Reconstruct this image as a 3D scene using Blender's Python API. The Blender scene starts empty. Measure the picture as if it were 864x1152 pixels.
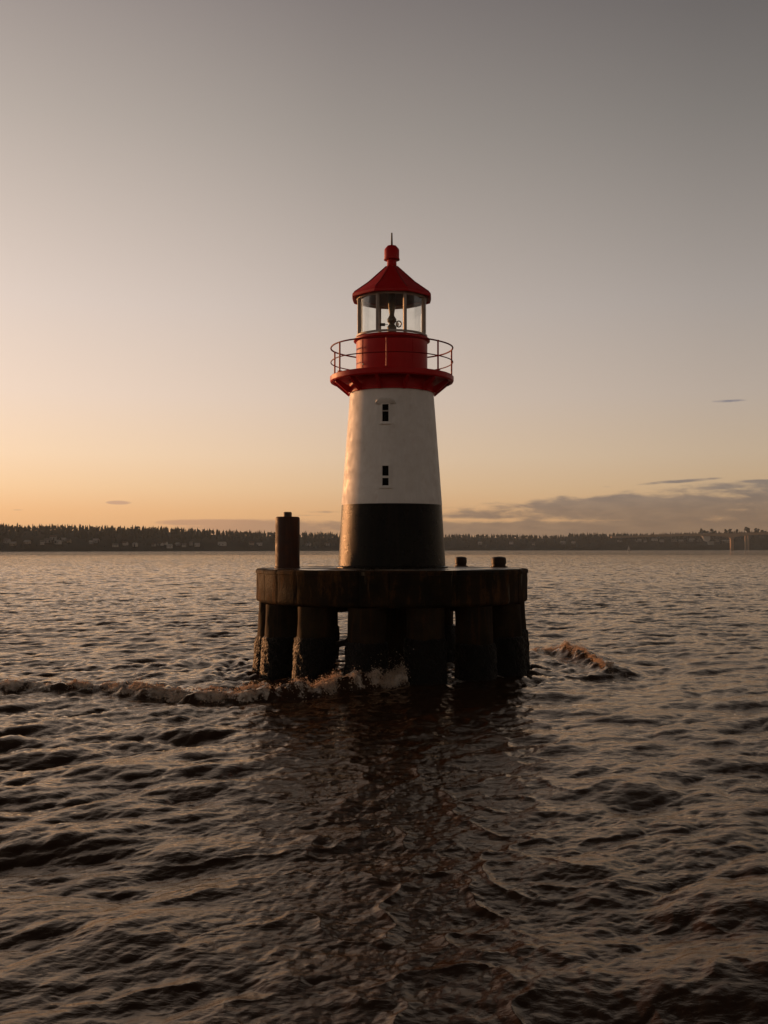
import bpy, math, random
import numpy as np
from mathutils import Vector
random.seed(7); RNG = np.random.default_rng(11)
PI = math.pi
sc = bpy.context.scene
col = sc.collection

# ------------------------------------------------------------------ camera numbers
F = 1200.0; HC = 4.0; DC = 35.3; CX = -0.26
PITCH = math.atan(41.3 / F)

def ground(px, py, z=0.0):
    """point of height z seen at photo pixel (px,py)"""
    a = PITCH + math.atan((576 - py) / F)
    t = math.tan(a)
    d = (z - HC) / t
    X = CX + (px - 432) / F * d * (math.cos(PITCH) + math.sin(PITCH) * math.tan(a))
    return X, d - DC

def zat(py, depth=DC):
    return HC + depth * math.tan(PITCH + math.atan((576 - py) / F))

def far(px, py, depth):
    """point at ground distance depth seen at pixel"""
    a = PITCH + math.atan((576 - py) / F)
    return CX + (px - 432) / F * depth, depth - DC, HC + depth * math.tan(a)

S = F / DC                       # pixels per metre at the tower

# ------------------------------------------------------------------ mesh helpers
class MB:
    def __init__(s): s.v = []; s.f = []
    def add(s, vs, fs):
        o = len(s.v); s.v += [tuple(v) for v in vs]; s.f += [tuple(i + o for i in f) for f in fs]
    def box(s, c, d, rz=0.0, tilt=0.0):
        x, y, z = c; a, b, h = d[0] / 2, d[1] / 2, d[2] / 2
        cs, sn = math.cos(rz), math.sin(rz)
        vs = []
        for k in (-h, h):
            for (i, j) in ((-a, -b), (a, -b), (a, b), (-a, b)):
                vs.append((x + i * cs - j * sn, y + i * sn + j * cs, z + k))
        s.add(vs, [(0, 3, 2, 1), (4, 5, 6, 7), (0, 1, 5, 4), (1, 2, 6, 5), (2, 3, 7, 6), (3, 0, 4, 7)])
    def lathe(s, prof, n=64, c=(0, 0), a0=0.0, rfun=None, cap0=False, cap1=False):
        m = len(prof); vs = []
        for (r, z) in prof:
            for i in range(n):
                a = a0 + 2 * PI * i / n
                rr = r if rfun is None else rfun(r, z, a)
                vs.append((c[0] + rr * math.sin(a), c[1] - rr * math.cos(a), z))
        fs = []
        for j in range(m - 1):
            for i in range(n):
                k = (i + 1) % n
                fs.append((j * n + i, j * n + k, (j + 1) * n + k, (j + 1) * n + i))
        if cap0: fs.append(tuple(reversed(range(n))))
        if cap1: fs.append(tuple((m - 1) * n + i for i in range(n)))
        s.add(vs, fs)
    def tube(s, pts, r, n=8, closed=False, r1=None):
        P = [Vector(p) for p in pts]; m = len(P); vs = []; fs = []
        for i, p in enumerate(P):
            if closed: t = (P[(i + 1) % m] - P[i - 1]).normalized()
            else: t = (P[min(i + 1, m - 1)] - P[max(i - 1, 0)]).normalized()
            up = Vector((0, 0, 1)) if abs(t.z) < .9 else Vector((1, 0, 0))
            u = t.cross(up).normalized(); w = t.cross(u).normalized()
            rr = r if r1 is None else r + (r1 - r) * i / (m - 1)
            for k in range(n):
                a = 2 * PI * k / n
                vs.append(p + (u * math.cos(a) + w * math.sin(a)) * rr)
        for i in range(m if closed else m - 1):
            j = (i + 1) % m
            for k in range(n):
                l = (k + 1) % n
                fs.append((i * n + k, i * n + l, j * n + l, j * n + k))
        if not closed:
            fs.append(tuple(reversed(range(n)))); fs.append(tuple((m - 1) * n + k for k in range(n)))
        s.add(vs, fs)
    def arc(s, r0, r1, z0, z1, a0, a1, n=10, c=(0, 0)):
        """closed curved slab between radii and angles (angle 0 faces the camera)"""
        vs = []
        for i in range(n + 1):
            a = a0 + (a1 - a0) * i / n
            for (r, z) in ((r0, z0), (r1, z0), (r1, z1), (r0, z1)):
                vs.append((c[0] + r * math.sin(a), c[1] - r * math.cos(a), z))
        fs = []
        for i in range(n):
            b = i * 4; d = b + 4
            for k in range(4):
                l = (k + 1) % 4
                fs.append((b + k, b + l, d + l, d + k))
        fs.append((3, 2, 1, 0)); e = n * 4; fs.append((e, e + 1, e + 2, e + 3))
        s.add(vs, fs)
    def build(s, name, mat, parent=None, smooth=35, loc=None):
        me = bpy.data.meshes.new(name)
        me.from_pydata(s.v, [], s.f); me.validate(); me.update()
        import bmesh
        bm = bmesh.new(); bm.from_mesh(me)
        bmesh.ops.recalc_face_normals(bm, faces=bm.faces); bm.to_mesh(me); bm.free()
        if smooth:
            me.shade_smooth(); me.set_sharp_from_angle(angle=math.radians(smooth))
        me.materials.append(mat)
        o = bpy.data.objects.new(name, me); col.objects.link(o)
        if parent: o.parent = parent
        if loc: o.location = loc
        return o

def empty(name, loc=(0, 0, 0)):
    o = bpy.data.objects.new(name, None); col.objects.link(o); o.location = loc
    o.empty_display_size = .3
    return o

def tag(o, label=None, cat=None, group=None, kind=None):
    if label: o['label'] = label
    if cat: o['category'] = cat
    if group: o['group'] = group
    if kind: o['kind'] = kind
    return o

# ------------------------------------------------------------------ node helpers
class NT:
    def __init__(s, tree): s.t = tree; s.n = tree.nodes; s.l = tree.links
    def val(s, sock, v):
        if isinstance(v, bpy.types.NodeSocket): s.l.new(v, sock)
        elif v is not None: sock.default_value = v
    def math(s, op, a, b=None, c=None, clamp=False):
        n = s.n.new('ShaderNodeMath'); n.operation = op; n.use_clamp = clamp
        s.val(n.inputs[0], a)
        if b is not None: s.val(n.inputs[1], b)
        if c is not None: s.val(n.inputs[2], c)
        return n.outputs[0]
    def noise(s, vec, scale, detail=4, rough=.5, dist=0, dims='3D'):
        n = s.n.new('ShaderNodeTexNoise'); n.noise_dimensions = dims
        s.val(n.inputs['Vector'], vec)
        n.inputs['Scale'].default_value = scale; n.inputs['Detail'].default_value = detail
        n.inputs['Roughness'].default_value = rough; n.inputs['Distortion'].default_value = dist
        return n.outputs['Fac']
    def mapr(s, v, a, b, c=0.0, d=1.0, smooth=False):
        n = s.n.new('ShaderNodeMapRange')
        if smooth: n.interpolation_type = 'SMOOTHSTEP'
        s.val(n.inputs[0], v)
        for i, q in zip((1, 2, 3, 4), (a, b, c, d)): s.val(n.inputs[i], q)
        return n.outputs[0]
    def mix(s, f, a, b, mode='MIX'):
        n = s.n.new('ShaderNodeMix'); n.data_type = 'RGBA'; n.blend_type = mode
        s.val(n.inputs[0], f)
        for i, q in ((6, a), (7, b)):
            if isinstance(q, bpy.types.NodeSocket): s.l.new(q, n.inputs[i])
            else: n.inputs[i].default_value = (*q, 1)
        return n.outputs[2]
    def ramp(s, v, pts, interp='LINEAR'):
        n = s.n.new('ShaderNodeValToRGB'); n.color_ramp.interpolation = interp
        e = n.color_ramp.elements
        while len(e) < len(pts): e.new(.5)
        for i, (p, c) in enumerate(pts):
            e[i].position = p; e[i].color = (*c, 1) if len(c) == 3 else c
        s.val(n.inputs[0], v)
        return n.outputs[0]
    def scale(s, vec, sx, sy, sz):
        n = s.n.new('ShaderNodeMapping'); s.l.new(vec, n.inputs[0])
        n.inputs['Scale'].default_value = (sx, sy, sz); return n.outputs[0]
    def bump(s, h, strength=.3, dist=.02, normal=None):
        n = s.n.new('ShaderNodeBump'); s.l.new(h, n.inputs['Height'])
        n.inputs['Strength'].default_value = strength; n.inputs['Distance'].default_value = dist
        if normal is not None: s.l.new(normal, n.inputs['Normal'])
        return n.outputs[0]

def new_mat(name):
    m = bpy.data.materials.new(name); m.use_nodes = True
    t = m.node_tree; b = t.nodes['Principled BSDF']
    return m, NT(t), b

def objco(q):
    return q.n.new('ShaderNodeTexCoord').outputs['Object']

def paint(name, c, rough=.4, dirt=(.1, .06, .04), dirt_amt=.35, streak=True, bump=.15, spec=.5, scale=3.0):
    m, q, b = new_mat(name)
    co = objco(q)
    n1 = q.noise(co, scale, 6, .6)
    n2 = q.noise(q.scale(co, 7, 7, .5), 1.2, 5, .6) if streak else q.noise(co, scale * 5, 4)
    f = q.math('MULTIPLY', q.mapr(n1, .42, .72), q.mapr(n2, .4, .7))
    f = q.math('MULTIPLY', f, dirt_amt)
    hue = q.mix(q.mapr(n2, .3, .7), tuple(x * .86 for x in c), c)
    q.l.new(q.mix(f, hue, dirt), b.inputs['Base Color'])
    q.l.new(q.mapr(n1, .3, .7, rough * .8, min(1, rough * 1.35)), b.inputs['Roughness'])
    b.inputs['Specular IOR Level'].default_value = spec
    fine = q.noise(co, 60, 3)
    q.l.new(q.bump(q.math('ADD', q.math('MULTIPLY', n1, 1.0), q.math('MULTIPLY', fine, .25)), bump, .02), b.inputs['Normal'])
    return m

M = {}
M['white'] = paint('white_paint', (.82, .81, .79), .55, (.34, .27, .21), .5, bump=.12)
M['black'] = paint('black_paint', (.010, .009, .008), .38, (.03, .02, .012), .5, bump=.35, spec=.35)
M['red'] = paint('red_paint', (.50, .006, .008), .40, (.16, .01, .008), .45, bump=.12, spec=.18)
M['darkred'] = paint('dark_red_paint', (.24, .008, .008), .45, (.06, .02, .012), .4, spec=.2)
M['frame'] = paint('grey_metal', (.42, .37, .34), .45, (.12, .08, .05), .4)
M['darkmetal'] = paint('dark_metal', (.035, .025, .02), .5, (.1, .04, .02), .4)
M['brass'] = paint('brass', (.10, .075, .04), .4, (.03, .02, .01), .5)
M['ceiling'] = paint('lantern_ceiling', (.09, .065, .05), .6, (.05, .04, .03), .4, streak=False)
M['rust'] = paint('rusty_steel', (.055, .022, .014), .6, (.14, .05, .02), .6, bump=.3, spec=.3)

M['boll'] = paint('bollard_paint', (.035, .016, .010), .5, (.03, .015, .01), .4, bump=.3, spec=.2)
# black paint on the tower base: pitted so that low sun breaks into glints
m, q, b = new_mat('black_base_paint')
co = objco(q)
n1 = q.noise(co, 3, 5, .6); n2 = q.noise(co, 34, 3, .7); n3 = q.noise(q.scale(co, 8, 8, .5), 1, 4)
q.l.new(q.mix(q.mapr(n3, .45, .75), (.003, .0027, .0024), (.012, .008, .005)), b.inputs['Base Color'])
q.l.new(q.mapr(n1, .3, .7, .25, .33), b.inputs['Roughness'])
b.inputs['Specular IOR Level'].default_value = .10
q.l.new(q.bump(q.math('ADD', q.math('MULTIPLY', n2, 1.0), q.math('MULTIPLY', n1, .1)), .45, .02), b.inputs['Normal'])
M['black'] = m

# concrete of the platform
m, q, b = new_mat('stained_concrete')
co = objco(q)
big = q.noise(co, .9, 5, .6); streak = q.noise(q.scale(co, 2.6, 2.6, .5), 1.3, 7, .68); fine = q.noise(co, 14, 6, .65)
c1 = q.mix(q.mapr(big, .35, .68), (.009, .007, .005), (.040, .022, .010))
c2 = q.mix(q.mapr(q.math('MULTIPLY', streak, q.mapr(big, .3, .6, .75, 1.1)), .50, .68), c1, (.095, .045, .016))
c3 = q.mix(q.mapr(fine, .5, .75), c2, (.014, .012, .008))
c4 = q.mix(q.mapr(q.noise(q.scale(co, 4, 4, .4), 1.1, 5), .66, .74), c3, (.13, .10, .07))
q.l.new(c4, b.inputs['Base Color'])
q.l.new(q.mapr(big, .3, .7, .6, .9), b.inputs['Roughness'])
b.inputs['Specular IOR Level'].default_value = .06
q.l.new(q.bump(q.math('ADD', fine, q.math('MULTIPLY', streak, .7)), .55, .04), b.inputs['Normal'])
M['concrete'] = m
m, q, b = new_mat('wet_deck_top')
co = objco(q); big = q.noise(co, .8, 5, .6); fine = q.noise(co, 12, 5)
q.l.new(q.mix(q.mapr(fine, .3, .7), (.03, .026, .02), (.075, .06, .045)), b.inputs['Base Color'])
q.l.new(q.mapr(big, .42, .58, .12, .75), b.inputs['Roughness'])
q.l.new(q.bump(fine, .3, .02), b.inputs['Normal'])
M['decktop'] = m
# piles
m, q, b = new_mat('pile_steel')
co = objco(q); big = q.noise(co, 1.4, 5, .6); fine = q.noise(co, 20, 6, .7); st = q.noise(q.scale(co, 6, 6, .4), 1.2, 5)
c1 = q.mix(q.mapr(big, .35, .65), (.016, .011, .007), (.036, .024, .012))
c1 = q.mix(q.mapr(st, .5, .7), c1, (.045, .022, .009))
q.l.new(q.mix(q.mapr(fine, .5, .7), c1, (.016, .012, .009)), b.inputs['Base Color'])
b.inputs['Roughness'].default_value = .75; b.inputs['Specular IOR Level'].default_value = .07
q.l.new(q.bump(fine, .6, .03), b.inputs['Normal'])
M['pile'] = m
m, q, b = new_mat('barnacle_crust')
co = objco(q); v = q.n.new('ShaderNodeTexVoronoi'); q.l.new(co, v.inputs['Vector']); v.inputs['Scale'].default_value = 16
q.l.new(q.mix(q.mapr(v.outputs['Distance'], .1, .5), (.016, .012, .009), (.004, .004, .003)), b.inputs['Base Color'])
b.inputs['Roughness'].default_value = .5; b.inputs['Specular IOR Level'].default_value = .2
q.l.new(q.bump(q.math('ADD', q.math('MULTIPLY', v.outputs['Distance'], -1), q.noise(co, 30, 4)), .9, .06), b.inputs['Normal'])
M['barnacle'] = m
# glass
m = bpy.data.materials.new('lantern_glass'); m.use_nodes = True; q = NT(m.node_tree)
for n in list(q.n): q.n.remove(n)
out = q.n.new('ShaderNodeOutputMaterial'); tr = q.n.new('ShaderNodeBsdfTransparent'); gl = q.n.new('ShaderNodeBsdfGlossy')
tr.inputs[0].default_value = (1, .998, .98, 1); gl.inputs['Roughness'].default_value = .03
df = q.n.new('ShaderNodeBsdfDiffuse'); df.inputs[0].default_value = (.7, .64, .5, 1)
fr = q.n.new('ShaderNodeFresnel'); fr.inputs[0].default_value = 1.45
mx = q.n.new('ShaderNodeMixShader'); q.l.new(q.math('MULTIPLY', fr.outputs[0], .2), mx.inputs[0]); q.l.new(tr.outputs[0], mx.inputs[1]); q.l.new(gl.outputs[0], mx.inputs[2])
mx2 = q.n.new('ShaderNodeMixShader')
q.l.new(q.mapr(q.noise(objco(q), 3, 4), .4, .8, .0, .05), mx2.inputs[0]); q.l.new(mx.outputs[0], mx2.inputs[1]); q.l.new(df.outputs[0], mx2.inputs[2])
q.l.new(mx2.outputs[0], out.inputs[0])
M['glass'] = m
m, q, b = new_mat('dark_window_glass'); b.inputs['Base Color'].default_value = (.003, .002, .002, 1); b.inputs['Roughness'].default_value = .3; b.inputs['Specular IOR Level'].default_value = .04
M['pane'] = m
M['lens'] = new_mat('lamp_lens')[0]; b = M['lens'].node_tree.nodes['Principled BSDF']
b.inputs['Base Color'].default_value = (.9, .88, .8, 1); b.inputs['Roughness'].default_value = .15

# ------------------------------------------------------------------ platform
ZT = zat(639.0); ZB = zat(676.0); RD = 4.44
plat = empty('concrete_platform', (0, 0, 0))
tag(plat, 'round stained concrete platform on thick piles rising out of the water', 'platform')
NSEG = 28
groove_rng = random.Random(3)
seams = [(k + groove_rng.uniform(-.18, .18)) * 2 * PI / NSEG for k in range(NSEG)]
shift = {k: groove_rng.uniform(-.012, .014) for k in range(NSEG)}
def wall_r(r, z, a):
    a = a % (2 * PI)
    dmin = min(min(abs(a - s), 2 * PI - abs(a - s)) for s in seams) * RD
    k = int(a / (2 * PI) * NSEG) % NSEG
    return r - (.05 * math.exp(-(dmin / .022) ** 2)) + shift[k] * .5 + .006 * math.sin(z * 17 + a * 31)
mb = MB()
hh = ZT - ZB
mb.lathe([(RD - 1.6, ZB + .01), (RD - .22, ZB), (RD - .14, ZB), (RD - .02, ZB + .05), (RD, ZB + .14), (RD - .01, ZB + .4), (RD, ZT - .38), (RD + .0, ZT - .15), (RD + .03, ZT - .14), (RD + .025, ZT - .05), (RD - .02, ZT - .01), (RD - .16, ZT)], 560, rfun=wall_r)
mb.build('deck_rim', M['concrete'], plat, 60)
mb = MB()
mb.lathe([(0.01, ZT - .001), (1.5, ZT + .01), (3.0, ZT + .006), (RD - .16, ZT - .004)], 96)
mb.build('deck_surface', M['decktop'], plat)
mb = MB()
mb.lathe([(0.01, ZB + .012), (RD - 1.59, ZB + .011)], 64)
for k in range(7):
    a = k * PI / 7 + .1
    mb.box((0, 0, ZB - .11), (6.4, .42, .2), rz=a)
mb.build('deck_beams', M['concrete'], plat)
def pile_rf(seed):
    r_ = random.Random(seed); ph = [r_.uniform(0, 6.28) for _ in range(8)]
    def f(r, z, a):
        return r + .018 * math.sin(3 * a + ph[0] + z) + .014 * math.sin(7 * a + 2.3 * z + ph[1]) + .010 * math.sin(13 * a - 5 * z + ph[2])
    return f
def crust_rf(seed):
    r_ = random.Random(seed)
    def f(r, z, a):
        return r + .015 * math.sin(9 * a + 11 * z + seed) * math.sin(5 * z + seed) + r_.uniform(-.022, .03)
    return f
RP = 3.80; PR = .56
for k in range(14):
    a = math.radians(-11.5 + 25.714 * k + {6: 11}.get(k, 0))
    top = (RP * math.sin(a), -RP * math.cos(a), ZB); bot = ((RP + .22) * math.sin(a), -(RP + .22) * math.cos(a), -1.5)
    def shear(mb_, top=top, bot=bot):
        t_ = MB(); 
        for (x, y, z) in mb_.v:
            w = (ZB - z) / (ZB + 1.5)
            t_.v.append((x + top[0] + (bot[0] - top[0]) * w, y + top[1] + (bot[1] - top[1]) * w, z))
        t_.f = mb_.f; return t_
    mb = MB(); mb.lathe([(PR, ZB - .01 - i * .25) for i in range(16)], 40, rfun=pile_rf(k))
    p = shear(mb).build('pile', M['pile'], plat, 70)
    mb = MB(); up = 1.22 + .12 * math.sin(k * 2.1)
    mb.lathe([(PR - .02, up + .05)] + [(PR + .045 + .02 * min(1, i * .3), up - i * .06) for i in range(30)], 72, rfun=crust_rf(k))
    c_ = shear(mb).build('barnacle_crust', M['barnacle'], p, 80)
mb = MB(); mb.lathe([(1.05, ZB), (1.05, 1.3), (1.15, 1.1), (1.15, -1.5)], 40, rfun=pile_rf(77)); mb.build('core_column', M['pile'], plat, 70)
# sagging hose under the deck
mb = MB()
x0, y0, z0 = -1.9, 1.6, 1.7
pts = [(-.85 - t * .75, -.6 - .2 * t, 2.3 - 1.35 * math.sin(t * PI / 2) ** .8) for t in [i / 14 for i in range(15)]]
pts += [(pts[-1][0] - t * .7, pts[-1][1] - .1 * t, pts[-1][2] - .12 * math.sin(t * PI) + .2 * t) for t in [i / 8 for i in range(1, 9)]]
mb.tube(pts, .10, 10)
o = mb.build('drain_pipe', M['darkmetal']); tag(o, 'dark curved pipe hanging between the piles under the deck', 'pipe')

# bollards on the deck
b1 = empty('bollard', (-3.46, .1, ZT - .004))
tag(b1, 'tall rusty brown cylinder post with small cap on the platform edge left of the tower', 'bollard')
mb = MB(); H1 = 1.70
mb.lathe([(.0, 0), (.43, 0), (.43, .04), (.405, .06), (.405, H1 - .07), (.395, H1 - .03), (.36, H1), (.0, H1 + .012)], 40)
mb.build('post', M['rust'], b1)
mb = MB(); mb.lathe([(.0, H1), (.14, H1), (.14, H1 + .13), (.12, H1 + .16), (0, H1 + .165)], 24); mb.build('cap', M['darkmetal'], b1)
for (x, y, r, h, lab) in ((2.50, 3.05, .215, .35, 'small black bollard with orange lit side nearest the tower on the right of the deck'),
                          (3.72, 1.75, .26, .36, 'larger of two squat black bollards at the far right of the deck')):
    b2 = empty('mooring_bollard', (x, y, ZT - .004)); tag(b2, lab, 'bollard')
    mb = MB(); mb.lathe([(0, 0), (r * 1.2, 0), (r * 1.2, .03), (r * .92, .04), (r * .92, h * .3)], 28); mb.build('base', M['boll'], b2)
    mb = MB(); mb.lathe([(r * .92, h * .3), (r, h * .34), (r, h * .78), (r * .9, h * .93), (r * .6, h), (0, h + .012)], 28); mb.build('head', M['boll'], b2)

# ------------------------------------------------------------------ lighthouse
LH = empty('lighthouse', (0, 0, 0))
tag(LH, 'small white tower with black base and red lantern gallery standing on the platform', 'lighthouse')
ZK = zat(568.5); ZC = zat(443.5)
RB, RK, RC = 60.3 / S, 56.3 / S, 47.0 / S
def towr(z):
    if z < ZK: return RB + (RK - RB) * (z - ZT) / (ZK - ZT)
    return RK + (RC - RK) * (z - ZK) / (ZC - ZK)
def wob(r, z, a):
    return r + .0015 * math.sin(3 * a + z * 1.3) + .0008 * math.sin(9 * a + 3 * z)
mb = MB(); mb.lathe([(RB + .07, ZT - .002), (RB + .07, ZT + .05), (RB + .005, ZT + .07)] + [(towr(ZT + .08 + i * (ZK - ZT - .08) / 10), ZT + .08 + i * (ZK - ZT - .08) / 10) for i in range(11)], 128, rfun=wob)
mb.build('black_base', M['black'], LH)
mb = MB(); mb.lathe([(RK + .006, ZK + .001), (RK + .006, ZK + .02)] + [(towr(ZK + i * (ZC - ZK) / 16) + .006, max(ZK + .025, ZK + i * (ZC - ZK) / 16)) for i in range(17)] + [(RC, ZC + .5)], 128, rfun=wob)
mb.build('white_wall', M['white'], LH)

def slit(py0, py1, bar0, bar1, hood):
    za, zb = zat(py1 + .3, DC - 1.5), zat(py0 - .3, DC - 1.5)
    zm0, zm1 = zat(bar1, DC - 1.5), zat(bar0, DC - 1.5)
    r = towr((za + zb) / 2); ang = math.asin(-7.1 / S / r)
    hw = 3.3 / S / r
    fr = MB(); ins = .035
    r0, r1 = towr(zb) - .03, towr(za) + .03
    fr.arc(r0, r1, za - .05, za, ang - hw - .03, ang + hw + .03)         # sill
    fr.arc(r0, r1 + .035, za - .09, za - .05, ang - hw - .06, ang + hw + .06)
    fr.arc(r0, r1, zb, zb + .04, ang - hw - .03, ang + hw + .03)
    fr.arc(r0, r1, za, zb, ang - hw - .03, ang - hw, 2)
    fr.arc(r0, r1, za, zb, ang + hw, ang + hw + .03, 2)
    w = fr.build('window', M['white'], LH)
    g = MB(); g.arc(r0 - .02, towr(za) + .010, za, zb, ang - hw, ang + hw, 4); g.build('pane', M['pane'], w)
    g = MB(); g.arc(r0, towr(za) + .028, zm0, zm1, ang - hw, ang + hw, 4); g.build('glazing_bar', M['white'] if not hood else M['frame'], w)
    if hood:
        h = MB(); hw2 = 11.2 / S / r; z1 = zat(447, DC - 1.5); z0 = zat(454.5, DC - 1.5)
        n = 14; vs = []
        for i in range(n + 1):
            t = -1 + 2 * i / n; a = ang + t * hw2
            top = z0 + (z1 - z0) * (1 - abs(t) ** 3.0 * .55); bot = z0 + .02 - abs(t) ** 4 * .0
            pr = .16 * (1 - abs(t) ** 4 * .6)
            rr = towr(bot)
            for (rad, z) in ((rr - .03, bot), (rr + pr * .45, bot), (rr + pr, top - .05), (rr + pr, top), (rr - .03, top + .02)):
                vs.append((rad * math.sin(a), -rad * math.cos(a), z))
        fs = []
        for i in range(n):
            for k in range(5):
                l = (k + 1) % 5; fs.append((i * 5 + k, i * 5 + l, i * 5 + 5 + l, i * 5 + 5 + k))
        fs.append((4, 3, 2, 1, 0)); fs.append(tuple(n * 5 + k for k in range(5)))
        h.add(vs, fs); h.build('hood', M['white'], w)
slit(454.8, 473.6, 461.2, 462.6, True)
slit(524.6, 546.0, 535.4, 538.0, False)

# gallery
ZG = zat(424.2); RG = 69.6 / S; ZU = zat(429.2)
RCOL = 48.4 / S
mb = MB(); mb.lathe([(RC - .02, ZC - .0), (RCOL + .015, ZC - .002), (RCOL + .015, ZC + .07), (RCOL - .01, ZC + .09), (RCOL - .01, ZU - .08), (RCOL + .05, ZU - .002)], 96); mb.build('gallery_collar', M['red'], LH)
mb = MB(); mb.lathe([(RCOL - .1, ZU), (RG - .10, ZU), (RG - .10, ZU - .05), (RG - .02, ZU - .055), (RG + .01, ZU - .02), (RG + .01, ZG - .02), (RG - .01, ZG), (1.0, ZG + .003)], 28, a0=PI / 28); mb.build('gallery_deck', M['red'], LH, 25)
for k in range(12):
    a = math.radians(15 + 30 * k)
    ca, sa = math.sin(a), -math.cos(a)
    prof = [(RCOL - .02, ZC + .02), (RCOL + .07, ZC + .0), (RG - .13, ZU - .07), (RG - .13, ZU + .002), (RCOL + .40, ZU + .002), (RCOL + .05, ZC + .22), (RCOL - .02, ZC + .2)]
    mb = MB(); w = .022; tx, ty = -sa, ca
    vs = [(r * ca + s_ * w * tx, r * sa + s_ * w * ty, z) for s_ in (-1, 1) for (r, z) in prof]; n = len(prof)
    fs = [tuple(range(n)), tuple(n + i for i in reversed(range(n)))] + [(i, n + i, n + (i + 1) % n, (i + 1) % n) for i in range(n)]
    mb.add(vs, fs)
    # bottom flange
    p0, p1 = prof[1], prof[2]
    vs = [(r * ca + s_ * .05 * tx, r * sa + s_ * .05 * ty, z + dz) for dz in (-.025, 0.004) for (r, z) in (p0, p1) for s_ in (-1, 1)]
    mb.add(vs, [(0, 1, 3, 2), (4, 6, 7, 5), (0, 4, 5, 1), (2, 3, 7, 6), (0, 2, 6, 4), (1, 5, 7, 3)])
    mb.build('bracket', M['red'], LH)
# railing
RR = 68.8 / S; ZR1 = zat(392.3); ZR2 = zat(408.2)
for (z, r_) in ((ZR1, .026), (ZR2, .019)):
    mb = MB(); mb.tube([(RR * math.sin(t), -RR * math.cos(t), z + .006 * math.sin(5 * t)) for t in [2 * PI * i / 96 for i in range(96)]], r_, 8, closed=True)
    mb.build('rail', M['darkred'], LH)
for k in range(7):
    a = math.radians(-5 + 360 / 7 * k); x, y = RR * math.sin(a), -RR * math.cos(a)
    mb = MB(); mb.tube([(x, y, ZG), (x, y, ZR1 + .02)], .028, 8); mb.box((x, y, ZG + .015), (.11, .11, .03), rz=a)
    mb.build('railing_post', M['red'], LH)
# lantern drum
ZD = zat(380.3, DC); RDm = 40.3 / S
mb = MB(); mb.lathe([(RDm + .03, ZG + .002), (RDm + .03, ZG + .05), (RDm, ZG + .06), (RDm, ZD - .17), (RDm + .02, ZD - .165), (RDm + .085, ZD - .13), (RDm + .085, ZD - .07), (RDm + .02, ZD - .03), (RDm - .14, ZD + .004)], 112, rfun=wob)
dr = mb.build('lantern_drum', M['red'], LH)
for da in (35, 125, 215, 305):
    mb = MB(); aa = math.radians(da); mb.arc(RDm - .01, RDm + .010, ZG + .07, ZD - .18, aa - .015, aa + .015, 2); mb.build('seam_strip', M['red'], dr)
mb = MB(); aa = math.radians(-52); mb.arc(RDm - .01, RDm + .03, ZG + .28, ZG + .33, aa - .02, aa + .02, 2)
mb.build('hatch_handle', M['frame'], dr)
# glazing
ZE = zat(336.0); RGl = 39.3 / S
mb = MB(); mb.lathe([(RGl - .06, ZD + .006), (RGl + .03, ZD + .002), (RGl + .03, ZD + .06), (RGl - .05, ZD + .065), (RGl - .06, ZD + .006)], 96); mb.build('sill_ring', M['frame'], LH)
mb = MB(); mb.lathe([(RGl - .06, ZE - .09), (RGl + .03, ZE - .09), (RGl + .03, ZE), (RGl - .06, ZE), (RGl - .06, ZE - .09)], 96); mb.build('head_ring', M['frame'], LH)
for k in range(8):
    a = math.radians(22.5 + 45 * k - 1.5)
    mb = MB(); mb.arc(RGl - .06, RGl + .035, ZD + .066, ZE - .091, a - .038, a + .038, 3); mb.arc(RGl + .036, RGl + .055, ZD + .066, ZE - .091, a - .015, a + .015, 2)
    mb.build('mullion', M['frame'], LH)
    a2 = a + math.radians(45)
    mb = MB(); mb.arc(RGl - .022, RGl - .004, ZD + .066, ZE - .091, a + .04, a2 - .04, 8)
    mb.build('glass_pane', M['glass'], LH)
# ceiling, roof
RE = 45.8 / S
mb = MB(); mb.lathe([(0, ZE + .30), (.3, ZE + .27), (RGl - .07, ZE + .0)], 48); mb.build('lantern_ceiling', M['ceiling'], LH)
ZN = zat(299.5)
mb = MB()
def octa(r, z, a):
    if r < .2: return r
    w = 2 * PI / 8; t = ((a - math.radians(-1.5)) + w / 2) % w - w / 2     # flat face to the camera
    k = math.cos(w / 2) / math.cos(t)
    return r * (k * .8 + .2 * .975) * 1.03
mb.lathe([(RGl - .1, ZE + .004), (RE - .10, ZE + .004), (RE, ZE - .05), (RE + .015, ZE - .03), (RE + .012, ZE + .05), (RE - .03, ZE + .10), (RE * .6, ZE + .11 + (ZN - ZE - .16) * .40), (.21, ZN - .03), (.165, ZN)], 8 * 12, a0=math.radians(21), rfun=octa)
mb.build('roof', M['red'], LH, 22)
mb = MB()
for k in range(8):
    a = math.radians(21 + 45 * k); s_, c_ = math.sin(a), -math.cos(a)
    e = octa(RE - .05, 0, a) 
    mb.tube([(e * s_, e * c_, ZE + .115), (octa(RE * .6, 0, a) * s_, octa(RE * .6, 0, a) * c_, ZE + .115 + (ZN - ZE - .16) * .40), (.2 * s_, .2 * c_, ZN - .02)], .018, 6)
mb.build('roof_rib', M['darkred'], LH)
Zv0, Zv1, Zv2 = zat(292.8), zat(281.5), zat(276.2)
mb = MB(); mb.lathe([(.165, ZN - .02), (.155, Zv0), (.15, Zv0 + .004)], 32); v_ = mb.build('vent_neck', M['red'], LH)
mb = MB(); mb.lathe([(.15, Zv0 + .005), (.265, Zv0 + .006), (.265, Zv0 + .045), (.25, Zv0 + .055), (.25, Zv1), (.235, Zv1 + .04), (.15, Zv2 - .02), (.05, Zv2), (0, Zv2 + .004)], 40); mb.build('vent_cap', M['red'], LH)
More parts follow.
